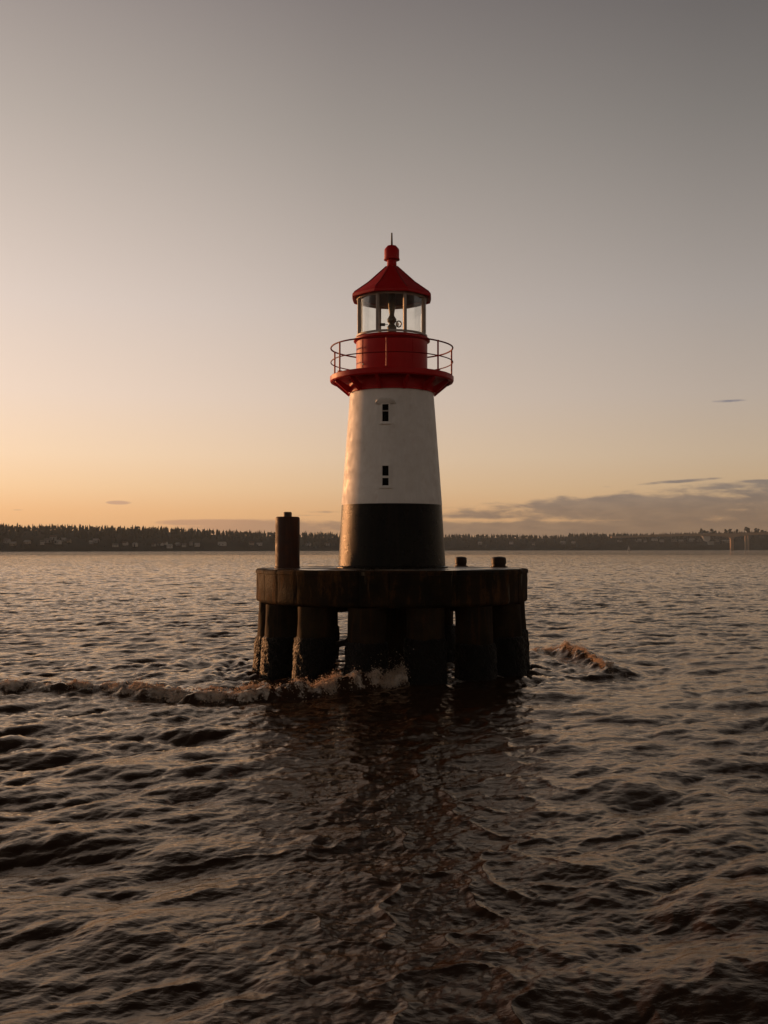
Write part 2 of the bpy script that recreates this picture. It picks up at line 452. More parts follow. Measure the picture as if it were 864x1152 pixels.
mb = MB(); mb.tube([(0, 0, Zv2 - .01), (0, 0, zat(262))], .036, 8, r1=.024); mb.build('lightning_rod', M['darkmetal'], LH)
# lamp
lamp = MB(); zl = ZD + .01
lamp.lathe([(0, zl), (.15, zl), (.15, zl + .25), (.16, zl + .33), (.145, zl + .38), (.095, zl + .44), (.10, zl + .48), (.155, zl + .55), (.155, zl + .62), (.11, zl + .69), (.082, zl + .74), (.085, zl + .80), (.12, zl + 1.05), (.125, ZE + .25)], 28)
la = lamp.build('lamp', M['brass'], LH)
mb = MB(); mb.tube([(-.12, 0, zl + .44), (-.50, 0, zl + .45)], .010, 6); mb.tube([(-.22, 0, zl + .44), (-.40, 0, zl + .44)], .052, 12); mb.build('lamp_changer', M['darkmetal'], la)
mb = MB(); mb.tube([(.23 + .085 * math.cos(t), 0, zl + .46 + .10 * math.sin(t)) for t in [2 * PI * i / 24 for i in range(24)]], .022, 8, closed=True); mb.build('lens_ring', M['brass'], la)
mb = MB(); mb.lathe([(0, zl + .39), (.045, zl + .41), (.05, zl + .46), (.03, zl + .51), (0, zl + .52)], 16, c=(.19, 0)); mb.build('bulb', M['lens'], la)

# ------------------------------------------------------------------ water
def ocean(N, L, lam_min, lam_max, lam_peak, wdir, spread, slope_rms, seed, chop=.8, p=3.6):
    g = np.random.default_rng(seed)
    k1 = np.fft.fftfreq(N, L / N) * 2 * np.pi
    kx, ky = np.meshgrid(k1, k1); k = np.hypot(kx, ky); k[0, 0] = 1e9
    kp = 2 * np.pi / lam_peak
    A = k ** (-p / 2) * np.exp(-.6 * (kp / k) ** 2)
    th = np.arctan2(ky, kx) - wdir
    A *= (np.abs(np.cos(th)) ** spread * .9 + .1)
    lo, hi = 2 * np.pi / lam_max, 2 * np.pi / lam_min
    A *= 1 / (1 + np.exp(-(k - lo) / (lo * .12))) * 1 / (1 + np.exp((k - hi) / (hi * .15)))
    H = A * (g.standard_normal((N, N)) + 1j * g.standard_normal((N, N)))
    h = np.fft.ifft2(H).real
    sx = np.fft.ifft2(1j * kx * H).real; sy = np.fft.ifft2(1j * ky * H).real
    f = slope_rms / np.sqrt((sx ** 2 + sy ** 2).mean())
    dx = np.fft.ifft2(-1j * kx / k * H).real; dy = np.fft.ifft2(-1j * ky / k * H).real
    return [a.astype(np.float32) * f for a in (h, dx * chop, dy * chop)] + [L, N]

def samp(T, X, Y, rot=0.0):
    L, N = T[3], T[4]; c, s = math.cos(rot), math.sin(rot)
    U = (X * c + Y * s) / L * N; V = (-X * s + Y * c) / L * N
    i = np.floor(U).astype(np.int64); j = np.floor(V).astype(np.int64)
    fu = (U - i).astype(np.float32); fv = (V - j).astype(np.float32)
    i0 = i % N; i1 = (i + 1) % N; j0 = j % N; j1 = (j + 1) % N
    r = [a[j0, i0] * (1 - fu) * (1 - fv) + a[j0, i1] * fu * (1 - fv) + a[j1, i0] * (1 - fu) * fv + a[j1, i1] * fu * fv for a in T[:3]]
    return r[0], r[1] * c - r[2] * s, r[1] * s + r[2] * c

WD = math.radians(112)          # waves run almost towards the camera
TA = ocean(1024, 167.0, 1.3, 7.0, 2.3, WD, 1.6, .105, 31, 1.1, 4.2)
TB = ocean(1024, 61.3, .25, 1.5, 1.0, WD + .22, 2.2, .155, 2, 1.3, 3.8)
TC = ocean(1024, 17.9, .07, .32, .25, WD + .85, 3.0, .13, 3, .8, 3.6)
TE = ocean(512, 701.0, 6, 60, 14, WD + .3, 2.0, .022, 4, .5, 3.6)

def radii():
    r = 1.2; out = [r]
    while r < 9000:
        if r < 6: dr = .25
        else:
            dr = min(max(r * r / 4800 * .75, .02), max(.13, r * .0026)) if r < 700 else r * .02
        r += dr; out.append(r)
    return np.array(out)
Rr = radii()
azd = np.linspace(-25, 25, 780)
azs = np.concatenate([azd, 25 + np.cumsum(np.linspace(.15, 3.5, 170))])
azs = azs[azs < 334]; azs = np.concatenate([azs, [334.99 - 0]]) if azs[-1] < 333 else azs
# symmetric: dense front, sparse rest
g_ = np.linspace(0, 1, 150); side = 25 + (180 - 25) * g_ ** 1.7
AZ = np.radians(np.concatenate([-side[::-1][:-1][0:0], azd, side[1:], 360 - side[::-1][1:-1]]))
nr, na = len(Rr), len(AZ)
print('water grid', nr, na, nr * na)
R2, A2 = np.meshgrid(Rr, AZ, indexing='ij')
X = (CX + R2 * np.sin(A2)); Y = (-DC + R2 * np.cos(A2))
del A2
def fade(r, a, b): return np.clip((b - r) / (b - a), 0, 1).astype(np.float32)
z = np.zeros_like(X, dtype=np.float32); DX = np.zeros_like(z); DY = np.zeros_like(z)
dens = np.ones(na, np.float32); aa = np.abs(((np.degrees(AZ) + 180) % 360) - 180); dens = np.clip((70 - aa) / 30, 0, 1).astype(np.float32)[None, :]
calm = 1 - .62 * np.exp(-((X - .1) / (3.4 + .03 * Y)) ** 4) * np.clip((-Y - 4.5) / 3, 0, 1)
calm = (calm * (1 + .28 * fade(R2, 13, 34))).astype(np.float32)
for T, rot, f0, f1 in ((TA, .0, 350, 900), (TE, .6, 1200, 3000)):
    h, a, b_ = samp(T, X, Y, rot); w = fade(R2, f0, f1) * calm; z += h * w; DX += a * w; DY += b_ * w
# wind patches modulate the small waves
gust, _, _ = samp(ocean(256, 213.0, 9, 90, 40, 0, 0, .1, 9), X, Y, .3); gust = np.clip(1 + gust / gust.std() * .22, .5, 1.6)
h, a, b_ = samp(TB, X, Y, .21); w = fade(R2, 120, 380) * gust * dens * calm; z += h * w; DX += a * w; DY += b_ * w
h, a, b_ = samp(TC, X, Y, -.37); w = fade(R2, 20, 42) * gust * dens; z += h * w; DX += a * w; DY += b_ * w

# ----- breaking ridges made by the current against the piles
def poly(pix, amps):
    return np.array([ground(px, py) for px, py in pix]), np.array(amps)
L1 = poly([(-160, 774), (-60, 775), (0, 777), (60, 776), (120, 776), (170, 781), (215, 785), (260, 784), (310, 783), (350, 781), (385, 779), (410, 775), (440, 772), (470, 770), (495, 770), (530, 770), (570, 768), (610, 765), (660, 762), (710, 757), (780, 748), (864, 735)],
          [.10, .16, .18, .13, .18, .25, .15, .21, .32, .24, .34, .27, .48, .42, .12, .04, .03, .04, .045, .04, .03, .01])
L2 = poly([(585, 738), (605, 733), (628, 733), (650, 738), (668, 745), (684, 756), (690, 764)], [.04, .13, .22, .23, .20, .14, .05])
L3 = poly([(-50, 742), (60, 745), (140, 752), (230, 744), (320, 740)], [.03, .06, .08, .08, .03])
def polydist(P, amps, x, y):
    best = np.full(x.shape, 1e9, np.float32); sg = np.zeros_like(best); am = np.zeros_like(best); ss = np.zeros_like(best); acc = 0
    for i in range(len(P) - 1):
        a, b_ = P[i], P[i + 1]; d = b_ - a; L = np.hypot(*d)
        t = np.clip(((x - a[0]) * d[0] + (y - a[1]) * d[1]) / L ** 2, 0, 1)
        qx, qy = x - (a[0] + t * d[0]), y - (a[1] + t * d[1])
        D = np.hypot(qx, qy); m_ = D < best
        cr = (d[0] * qy - d[1] * qx) / L
        best[m_] = D[m_]; sg[m_] = np.sign(cr)[m_]; am[m_] = (amps[i] + (amps[i + 1] - amps[i]) * t)[m_]; ss[m_] = (acc + t * L)[m_]
        acc += L
    return best * sg, am, ss
foam = np.zeros_like(z)
TN = ocean(512, 23.0, .25, 2.5, 2.0, 0, 0, .5, 21); TN[0] = TN[0] / TN[0].std()
TF = ocean(512, 9.0, .07, .6, .5, 0, 0, .5, 22); TF[0] = TF[0] / TF[0].std()
def ridge(x, y, P, amps, wf, wb, fx=1.0):
    n, am, s = polydist(P, amps, x, y)
    n0 = samp(TN, x, y)[0]; f0 = samp(TF, x, y)[0]
    n = n + n0 * .08
    mod = np.clip(1 + .35 * np.sin(s * 1.9 + 1) * np.sin(s * .73) + .22 * samp(TN, s, s * 0 + 3)[0] + .1 * n0, .3, 1.7)
    w = np.where(n > 0, wb, wf)
    prof = np.exp(-(n / w) ** 2)
    trough = -.35 * np.exp(-((n + 2.1 * wf) / (1.2 * wf)) ** 2)
    brk = np.clip(.78 + .34 * samp(TN, s * 1.7, s * 0 + 9)[0], .25, 1.1)
    h = am * mod * (prof + trough * .6)
    fo = np.clip(am * 8, 0, .92) * np.exp(-(np.clip(np.abs(n - .1) - .12, 0, 9) / (.40 * fx)) ** 2)
    fo = fo * np.clip(brk + (am - .2) * 1.2, .2, 1.05)
    h = h + fo * f0 * .014 + fo * n0 * .02
    return h.astype(np.float32), fo.astype(np.float32)
loc = (np.abs(X) < 22) & (Y > -14) & (Y < 16)
xs, ys = X[loc].astype(np.float32), Y[loc].astype(np.float32)
for (P, am), wf, wb, fx in ((L1, .26, .75, 1.0), (L2, .32, .8, 1.5), (L3, .5, .7, .5)):
    h, fo = ridge(xs, ys, P, am, wf, wb, fx)
    if fx != 1.0: fo = fo * (.62 if fx > 1 else .35)
    z[loc] += h; foam[loc] = np.maximum(foam[loc], fo)
# turbulence and swirls around and in front of the piles
rr = np.hypot(xs, ys); an = np.arctan2(xs, -ys)
tur = np.exp(-(np.clip(rr - 4.4, 0, 99) / 1.9) ** 2)
tw = samp(TN, xs * 1.3, ys * 1.3, .5)[0]; tf = samp(TF, xs, ys, .9)[0]
z[loc] += (tur * (.034 * tw + .008 * tf)).astype(np.float32)
ring = np.exp(-np.clip(rr - 4.4, 0, 99) / 4.0) * np.sin((rr - 4.4) * 4.2 + 1.3 * np.sin(an * 3) + .5 * tw) * np.clip((rr - 4.2), 0, 1)
z[loc] += (.045 * ring).astype(np.float32)
foam[loc] = np.maximum(foam[loc], np.clip(np.exp(-np.clip(rr - 4.1, 0, 9) / .5) * .55 + tur * np.clip(tw - .9, 0, 1) * .25, 0, 1))
# smoother eddy water in the lee in front
wake = np.exp(-((xs - .2) / 3.6) ** 2) * np.clip((-ys - 5.0) / 2, 0, 1)
# foam drift behind the ridge on the left
back = np.clip(polydist(L1[0], L1[1], xs, ys)[0], 0, 9); bl = np.exp(-((back - .9) / .9) ** 2) * np.clip((-xs - 1) / 3, 0, 1)
foam[loc] = np.maximum(foam[loc], np.clip(bl * .42 * (.6 + .4 * tw), 0, 1))
z[loc] += (bl * .012 * tf + bl * .02 * tw).astype(np.float32)
# large folded eddies in front of the piles
loc2 = (np.abs(X) < 9) & (Y < -5) & (Y > -31)
x2, y2 = X[loc2], Y[loc2]
wk = (np.exp(-((x2 - .3) / (3.2 + .0 * y2)) ** 2) * np.clip((-y2 - 5.5) / 2, 0, 1)).astype(np.float32)
q1 = samp(TN, x2 * .55, y2 * .55, 1.1)[0]
fold = 1 - np.abs(np.tanh(q1 * 1.6))
z[loc2] += wk * (.045 * fold - .015) + wk * .005 * samp(TF, x2 * .8, y2 * .8, .2)[0]
foamflat = np.zeros_like(z); foamflat[loc2] = wk
X += DX * .9; Y += DY * .9
co_ = np.empty((nr * na + 1, 3), np.float32)
co_[:-1, 0] = X.ravel(); co_[:-1, 1] = Y.ravel(); co_[:-1, 2] = z.ravel(); co_[-1] = (CX, -DC, 0)
idx = np.arange(nr * na, dtype=np.int32).reshape(nr, na); nx = np.roll(idx, -1, axis=1)
quads = np.stack([idx[:-1], nx[:-1], nx[1:], idx[1:]], -1).reshape(-1, 4)
tris = np.stack([np.full(na, nr * na, np.int32), nx[0], idx[0]], -1)
me = bpy.data.meshes.new('sea_water')
nl = quads.size + tris.size; npoly = len(quads) + len(tris)
me.vertices.add(len(co_)); me.vertices.foreach_set('co', co_.ravel())
me.loops.add(nl); me.loops.foreach_set('vertex_index', np.concatenate([quads.ravel(), tris.ravel()]))
me.polygons.add(npoly)
st = np.concatenate([np.arange(len(quads)) * 4, quads.size + np.arange(len(tris)) * 3]).astype(np.int32)
me.polygons.foreach_set('loop_start', st)
me.polygons.foreach_set('use_smooth', np.ones(npoly, bool))
me.update(calc_edges=True)
at = me.attributes.new('far', 'FLOAT', 'POINT'); at.data.foreach_set('value', np.concatenate([(1 - fade(R2, 70, 320)).ravel(), [0]]).astype(np.float32))
at = me.attributes.new('foam', 'FLOAT', 'POINT')
at.data.foreach_set('value', np.concatenate([foam.ravel(), [0]]).astype(np.float32))
water = bpy.data.objects.new('water', me); col.objects.link(water); tag(water, kind='structure')
# height lookup for foam blobs
def water_h(x, y):
    tot = samp(TA, x, y, 0)[0] + samp(TB, x, y, .21)[0]
    for (P, am), wf, wb, fx in ((L1, .26, .75, 1.0), (L2, .32, .8, 1.5), (L3, .5, .7, .5)):
        tot = tot + ridge(x, y, P, am, wf, wb, fx)[0]
    return tot

m = bpy.data.materials.new('murky_water'); m.use_nodes = True; q = NT(m.node_tree); b = m.node_tree.nodes['Principled BSDF']; out = m.node_tree.nodes['Material Output']
me.materials.append(m)
geo = q.n.new('ShaderNodeNewGeometry'); P = geo.outputs['Position']
b.inputs['Base Color'].default_value = (.032, .014, .007, 1); b.inputs['IOR'].default_value = 1.38; b.inputs['Specular Tint'].default_value = (1, .82, .66, 1)
b.inputs['Roughness'].default_value = .045
wv = q.scale(P, 1, 1.6, 1)
n1 = q.noise(wv, 3.2, 6, .62, .5)
n2 = q.noise(q.scale(P, 1, 1.4, 1), .9, 4, .55, .3)
n3 = q.noise(P, 22, 4, .6, .4)
hsum = q.math('ADD', q.math('MULTIPLY', n1, .030), q.math('ADD', q.math('MULTIPLY', n2, .10), q.math('MULTIPLY', n3, .004)))
fw_ = q.n.new('ShaderNodeAttribute'); fw_.attribute_name = 'far'
hsum = q.math('ADD', hsum, q.math('MULTIPLY', q.math('MULTIPLY', q.noise(P, .45, 3, .6, .3), fw_.outputs['Fac']), 1.3))
bmp = q.bump(hsum, .55, 1.0)
q.l.new(bmp, b.inputs['Normal'])
fr_ = q.n.new('ShaderNodeFresnel'); fr_.inputs[0].default_value = 1.37; q.l.new(bmp, fr_.inputs['Normal'])
gw = q.n.new('ShaderNodeBsdfGlossy'); gw.inputs['Color'].default_value = (1, .88, .76, 1); gw.inputs['Roughness'].default_value = .05; q.l.new(bmp, gw.inputs['Normal'])
dw = q.n.new('ShaderNodeBsdfDiffuse'); dw.inputs['Color'].default_value = (.036, .018, .009, 1); q.l.new(bmp, dw.inputs['Normal'])
wmx = q.n.new('ShaderNodeMixShader'); q.l.new(q.math('MULTIPLY', q.math('POWER', fr_.outputs[0], 1.0), .92), wmx.inputs[0]); q.l.new(dw.outputs[0], wmx.inputs[1]); q.l.new(gw.outputs[0], wmx.inputs[2])
fa = q.n.new('ShaderNodeAttribute'); fa.attribute_name = 'foam'
fn = q.noise(q.scale(P, 1, 1, 1), 9, 8, .7, 1.2); fl = q.noise(P, 2.3, 5, .6, 1.0)
th = q.math('ADD', q.math('MULTIPLY', fn, .65), q.math('MULTIPLY', fl, .35))
th = q.math('ADD', q.math('MULTIPLY', q.math('SUBTRACT', th, .5), 1.6), .5)
thr = q.math('SUBTRACT', 1.0, q.math('MULTIPLY', fa.outputs['Fac'], .80))
msk = q.mapr(q.math('SUBTRACT', q.math('ADD', th, .06), thr), -.05, .14, 0, 1, True)
msk = q.math('MULTIPLY', msk, q.mapr(fa.outputs['Fac'], .03, .25, 0, .9))
fb = q.n.new('ShaderNodeBsdfPrincipled'); q.l.new(q.mix(q.mapr(q.noise(P, 5, 5), .35, .6), (.34, .26, .20), (.92, .82, .72)), fb.inputs['Base Color']); fb.inputs['Roughness'].default_value = .7
q.l.new(q.bump(q.noise(P, 11, 7, .7), 1.0, .10), fb.inputs['Normal'])
ms = q.n.new('ShaderNodeMixShader'); q.l.new(msk, ms.inputs[0]); q.l.new(wmx.outputs[0], ms.inputs[1]); q.l.new(fb.outputs[0], ms.inputs[2]); q.l.new(ms.outputs[0], out.inputs[0])

# ----- spray and foam clots thrown up on the ridges: one mesh of tiny droplets
t_ = (1 + 5 ** .5) / 2
ICO_V = np.array([(-1, t_, 0), (1, t_, 0), (-1, -t_, 0), (1, -t_, 0), (0, -1, t_), (0, 1, t_), (0, -1, -t_), (0, 1, -t_), (t_, 0, -1), (t_, 0, 1), (-t_, 0, -1), (-t_, 0, 1)]) / math.hypot(1, t_)
ICO_F = np.array([(0, 11, 5), (0, 5, 1), (0, 1, 7), (0, 7, 10), (0, 10, 11), (1, 5, 9), (5, 11, 4), (11, 10, 2), (10, 7, 6), (7, 1, 8), (3, 9, 4), (3, 4, 2), (3, 2, 6), (3, 6, 8), (3, 8, 9), (4, 9, 5), (2, 4, 11), (6, 2, 10), (8, 6, 7), (9, 8, 1)])
def blobs(C, R, name, mat, squash=1.0):
    n = len(C); dirs = RNG.uniform(.7, 1.3, (n, 12, 1))
    V = C[:, None, :] + ICO_V[None] * R[:, None, None] * dirs * np.array([1, 1, squash])
    Fc = ICO_F[None] + (np.arange(n) * 12)[:, None, None]
    mm = bpy.data.meshes.new(name); V = V.reshape(-1, 3).astype(np.float32); Fc = Fc.reshape(-1).astype(np.int32)
    mm.vertices.add(len(V)); mm.vertices.foreach_set('co', V.ravel()); mm.loops.add(len(Fc)); mm.loops.foreach_set('vertex_index', Fc)
    mm.polygons.add(len(Fc) // 3); mm.polygons.foreach_set('loop_start', np.arange(0, len(Fc), 3, dtype=np.int32)); mm.polygons.foreach_set('use_smooth', np.ones(len(Fc) // 3, bool))
    mm.update(calc_edges=True); mm.materials.append(mat)
    o = bpy.data.objects.new(name, mm); col.objects.link(o); return o
m, q, b = new_mat('sea_foam'); gg = q.n.new('ShaderNodeNewGeometry'); q.l.new(q.mix(q.mapr(q.noise(gg.outputs['Position'], 5, 4), .38, .62), (.66, .54, .44), (.95, .86, .76)), b.inputs['Base Color'])
tl = q.n.new('ShaderNodeBsdfTranslucent'); tl.inputs[0].default_value = (.85, .70, .56, 1); mxx = q.n.new('ShaderNodeMixShader'); mxx.inputs[0].default_value = .5
q.l.new(b.outputs[0], mxx.inputs[1]); q.l.new(tl.outputs[0], mxx.inputs[2]); q.l.new(mxx.outputs[0], q.n['Material Output'].inputs[0]); b.inputs['Roughness'].default_value = .5
b.inputs['Specular IOR Level'].default_value = .3
FOAM = m
def along(Pm, am, n, thr=.07):
    P_, s_ = Pm, np.concatenate([[0], np.cumsum(np.hypot(*np.diff(Pm, axis=0).T))])
    g = np.linspace(0, s_[-1], 3000); A = np.interp(g, s_, am)
    w = np.clip(A - thr, 0, 1) ** 1.2 * np.clip(.7 + .7 * samp(TN, g * 1.7, g * 0 + 9)[0] + (A - .2) * 2, .05, 3); w /= w.sum()
    # clumps
    cl = RNG.choice(3000, 110, p=w); pick = cl[(RNG.random(n) ** 1.7 * 110).astype(int)]
    s = g[pick] + RNG.normal(0, .11, n); s2 = RNG.choice(3000, n, p=w); mixm = RNG.random(n) < .35; s[mixm] = g[s2[mixm]]
    plume = np.clip(RNG.lognormal(-.75, .6, 3000), .1, 1.6)[pick]; plume[mixm] = .3
    x = np.interp(s, s_, P_[:, 0]); y = np.interp(s, s_, P_[:, 1]); A = np.interp(s, s_, am)
    return x, y, A, plume
Cs = []; Rs = []
for (Pm, am), n, sn in ((L1, 16000, .20), (L2, 9000, .30)):
    x, y, A, pl = along(Pm, am, n)
    x = x + RNG.normal(0, .05, n); y = y + RNG.normal(.05, sn, n)
    base = water_h(x, y)
    u = RNG.random(n)
    if sn > .3: pl = pl * 2.4
    hgt = (u ** 2.4) * A * 1.1 * pl
    Cs.append(np.stack([x + hgt * RNG.normal(0, .3, n), y + hgt * RNG.normal(-.1, .3, n), base + hgt + .0], 1))
    Rs.append(np.clip(RNG.lognormal(math.log(.0080), .6, n) * (1.3 - .7 * u), .003, .030))
o = blobs(np.concatenate(Cs), np.concatenate(Rs), 'sea_foam', FOAM)
tag(o, 'broken brown white foam and spray where waves hit the piles', 'foam', kind='stuff')

# ------------------------------------------------------------------ far shore
SX = [-700, -200, 0, 300, 500, 650, 864, 1100, 1600]
SD = [1100, 1300, 1500, 1900, 2400, 2700, 3100, 3300, 3500]
TOPX = [-700, -200, 0, 60, 150, 230, 300, 400, 500, 600, 680, 760, 800, 864, 950, 1200, 1600]
TOPY = [585, 588, 589.5, 590, 592, 595.5, 598, 599.5, 600.5, 601.2, 601.8, 601.6, 600.5, 599.5, 598.5, 598, 600]
def shore_d(px): return float(np.interp(px, SX, SD))
def ridge_z(px):
    d = shore_d(px) + 160
    return far(px, float(np.interp(px, TOPX, TOPY)), d)[2]
hr = random.Random(5)
mb = MB(); cols_ = list(range(-700, 1601, 10)); prof_t = [-.12, 0, .04, .12, .3, .55, .8, 1.0, 1.6, 2.6]
def hill_pt(px, t):
    d = shore_d(px) + 160 * t
    zr = ridge_z(px) - (9 if px < 640 else 4)
    n = math.sin(px * .021 + t * 4) + .6 * math.sin(px * .053 + 1.7 + t * 9)
    if t < 0: z_ = -2
    elif t <= .04: z_ = .4 + t * 30
    else: z_ = 1.6 + (zr - 1.6) * (1 - (1 - min(t, 1)) ** 1.7) + n * .8 * min(1, t * 2)
    if t > 1: z_ = zr - 6 * (t - 1)
    return CX + (px - 432) / F * d, d - DC, z_
vs = [hill_pt(px, t) for px in cols_ for t in prof_t]; K = len(prof_t)
fs = [(i * K + j, (i + 1) * K + j, (i + 1) * K + j + 1, i * K + j + 1) for i in range(len(cols_) - 1) for j in range(K - 1)]
mb.add(vs, fs)
m, q, b = new_mat('shore_ground'); co = objco(q)
q.l.new(q.mix(q.mapr(q.noise(co, .02, 5), .4, .6), (.016, .018, .010), (.035, .030, .018)), b.inputs['Base Color']); b.inputs['Roughness'].default_value = .9; b.inputs['Specular IOR Level'].default_value = .1
tag(mb.build('hills', m), kind='structure')

m, q, b = new_mat('conifer_foliage'); co = objco(q)
oi = q.n.new('ShaderNodeObjectInfo'); gp = q.n.new('ShaderNodeNewGeometry')
rnd = q.noise(gp.outputs['Position'], .09, 3)
q.l.new(q.mix(q.mapr(rnd, .35, .65), (.012, .014, .008), (.034, .030, .015)), b.inputs['Base Color']); b.inputs['Roughness'].default_value = .9; b.inputs['Specular IOR Level'].default_value = .05
LEAF = m
BARK = paint('bark', (.05, .035, .022), .8, (.02, .015, .01), .4, spec=.1)
def conifer(mb, x, y, z0, h, r_, w=.2, tiers=5, n=6):
    for k in range(tiers):
        f0 = .10 + .82 * k / tiers; rr = w * h * (1 - f0) * r_.uniform(.75, 1.2) + .2
        zb_, zt = z0 + h * f0, z0 + h * min(1.0, f0 + 1.9 / tiers * (1 - .25 * f0))
        if k == tiers - 1: zt = z0 + h
        ph = r_.uniform(0, 6.28); ox, oy = r_.uniform(-.15, .15) * rr, r_.uniform(-.15, .15) * rr
        v = [(x + ox + rr * r_.uniform(.6, 1.15) * math.cos(ph + 2 * PI * i / n), y + oy + rr * math.sin(ph + 2 * PI * i / n), zb_ + r_.uniform(-.3, .2) * h / tiers) for i in range(n)]
        mb.add(v + [(x + r_.uniform(-.1, .1), y, zt)], [(i, (i + 1) % n, n) for i in range(n)])
def roundtree(mb, x, y, z0, h, r_, w=.32):
    for k in range(9):
        a = r_.uniform(0, 6.28); d = r_.uniform(0, .55) * w * h; c = (x + d * math.cos(a), y + d * math.sin(a), z0 + h * r_.uniform(.35, .82)); R = w * h * r_.uniform(.35, .6)
        mb.add([(c[0] + v[0] * R * r_.uniform(.7, 1.2), c[1] + v[1] * R * r_.uniform(.7, 1.2), c[2] + v[2] * R * r_.uniform(.6, 1.1)) for v in ICO_V], [tuple(f) for f in ICO_F])
mb = MB(); r_ = random.Random(9)
for _ in range(7500):
    px = r_.uniform(-560, 1450); t = r_.random() ** .75 * 1.1
    if t < .06: t = .06
    vill = (0 < px < 420 or 690 < px < 864) and t < .42
    if vill and r_.random() < .62: continue
    x, y, z_ = hill_pt(px, t)
    hgt = r_.uniform(6.5, 12.5) if t > .35 else r_.uniform(5, 9.5)
    hgt *= (shore_d(px) / 1900 if px > 300 else 1.0) * (.72 if px > 450 else 1)
    if r_.random() < .66: conifer(mb, x, y, z_ - .4, hgt, r_, .26, 4, 5)
    else: roundtree(mb, x, y, z_ - .4, hgt * .8, r_)
o = mb.build('forest', LEAF, smooth=0); tag(o, 'dark wooded hillside along the far shore', 'forest', kind='stuff')
# conifers that stand out on the skyline
tall = []
for px in (8, 14, 22, 29, 37, 48, 56, 63, 70, 78, 90, 97, 108, 118, 126, 133, 140, 149, 162, 171, 178, 186, 198, 207, 215, 228, 236, 247, 258, 266, 281, 292, 344, 352, 361, 372, 512, 524, 541, 553, 568, 582, 597, 611, 628, 644, 663):
    tall.append((px, 1.0, r_.uniform(9.5, 14) * (.6 if px > 500 else 1), 'far_left' if px < 160 else ('mid_left' if px < 400 else 'right')))
lab = {'far_left': ('dark pointed conifer rising above the wooded skyline on the far left shore', 'skyline conifers on the far left'),
       'mid_left': ('dark pointed conifer above the wooded skyline between far left and tower', 'skyline conifers left of the tower'),
       'right': ('tiny hazy conifer on the low skyline just right of the tower', 'skyline conifers right of the tower')}
for (px, t, h_, z_) in tall:
    x, y, zz = hill_pt(px, t); h_ *= max(.8, shore_d(px) / 1900)
    e = empty('conifer_tree', (x, y, zz - .5)); tag(e, lab[z_][0], 'tree', lab[z_][1])
    c_ = MB(); conifer(c_, 0, 0, 0, h_, r_, .25, 6, 7); c_.build('crown', LEAF, e, 0)
    c_ = MB(); c_.tube([(0, 0, -1), (0, 0, h_ * .8)], .3, 5, r1=.08); c_.build('trunk', BARK, e, 0)
for px, ytop in ((789, 594.5), (793, 596.5), (796, 597), (801, 594.8), (804, 595.8), (817, 595), (821.5, 595.2), (829, 596), (840, 592.8), (842, 594.5), (850, 594.5), (852.5, 595.5), (858, 596.2), (861, 597)):
    d = 3100; x, y, zt = far(px, ytop - 1, d); zb_ = far(px, 602, d)[2] - 6
    e = empty('round_tree', (x, y, zb_)); tag(e, 'dark bushy tree standing up behind the bridge deck', 'tree', 'trees behind the bridge')
    c_ = MB(); roundtree(c_, 0, 0, 0, (zt - zb_) * 1.05, r_, .27); c_.build('crown', LEAF, e, 0)
    c_ = MB(); c_.tube([(0, 0, -3), (0, 0, (zt - zb_) * .6)], .5, 6, r1=.2); c_.build('trunk', BARK, e, 0)

# houses low on the slopes
HW = [paint('house_wall_white', (.62, .58, .54), .8, (.3, .25, .2), .3, spec=.1), paint('house_wall_grey', (.34, .33, .32), .8, (.2, .18, .15), .3, spec=.1), paint('house_wall_tan', (.42, .33, .25), .8, (.2, .15, .1), .3, spec=.1)]
HR = [paint('roof_grey', (.16, .15, .15), .7, (.08, .07, .06), .3, spec=.2), paint('roof_pale', (.42, .40, .39), .6, (.2, .18, .16), .3, spec=.2), paint('roof_brown', (.11, .07, .05), .8, (.05, .04, .03), .3, spec=.2)]
wordw = ('white', 'grey', 'tan'); wordr = ('grey', 'pale', 'brown')
def house(px, t, w, d_, h_, wi, ri, rz, where):
    x, y, z_ = hill_pt(px, t)
    e = empty('house', (x, y, z_ - .5)); e.rotation_euler.z = rz
    tag(e, f'tiny {wordw[wi]} walled house with {wordr[ri]} roof {where}', 'house', 'houses ' + where)
    wl = MB(); wl.box((0, 0, h_ / 2), (w, d_, h_)); 
    g = h_ + d_ * .28
    for s_ in (-1, 1):
        wl.add([(s_ * w / 2, -d_ / 2, h_), (s_ * w / 2, d_ / 2, h_), (s_ * w / 2, 0, g)], [(0, 1, 2)])
    wl.build('wall', HW[wi], e, 0)
    rf = MB(); ov = .6
    for s_ in (-1, 1):
        vs = [(-w / 2 - ov, s_ * (d_ / 2 + ov), h_ - .28 * ov * 2 + .1), (w / 2 + ov, s_ * (d_ / 2 + ov), h_ - .28 * ov * 2 + .1), (w / 2 + ov, 0, g + .1), (-w / 2 - ov, 0, g + .1)]
        vs += [(a, b2, c + .35) for a, b2, c in vs]
        rf.add(vs, [(0, 1, 2, 3), (4, 7, 6, 5), (0, 4, 5, 1), (1, 5, 6, 2), (2, 6, 7, 3), (3, 7, 4, 0)])
    rf.build('roof', HR[ri], e, 0)
    for i in (-1, 1):
        wn = MB(); wn.box((i * w * .25, -d_ / 2 - .02, h_ * .55), (w * .16, .1, h_ * .3)); wn.build('window', M['pane'], e, 0)
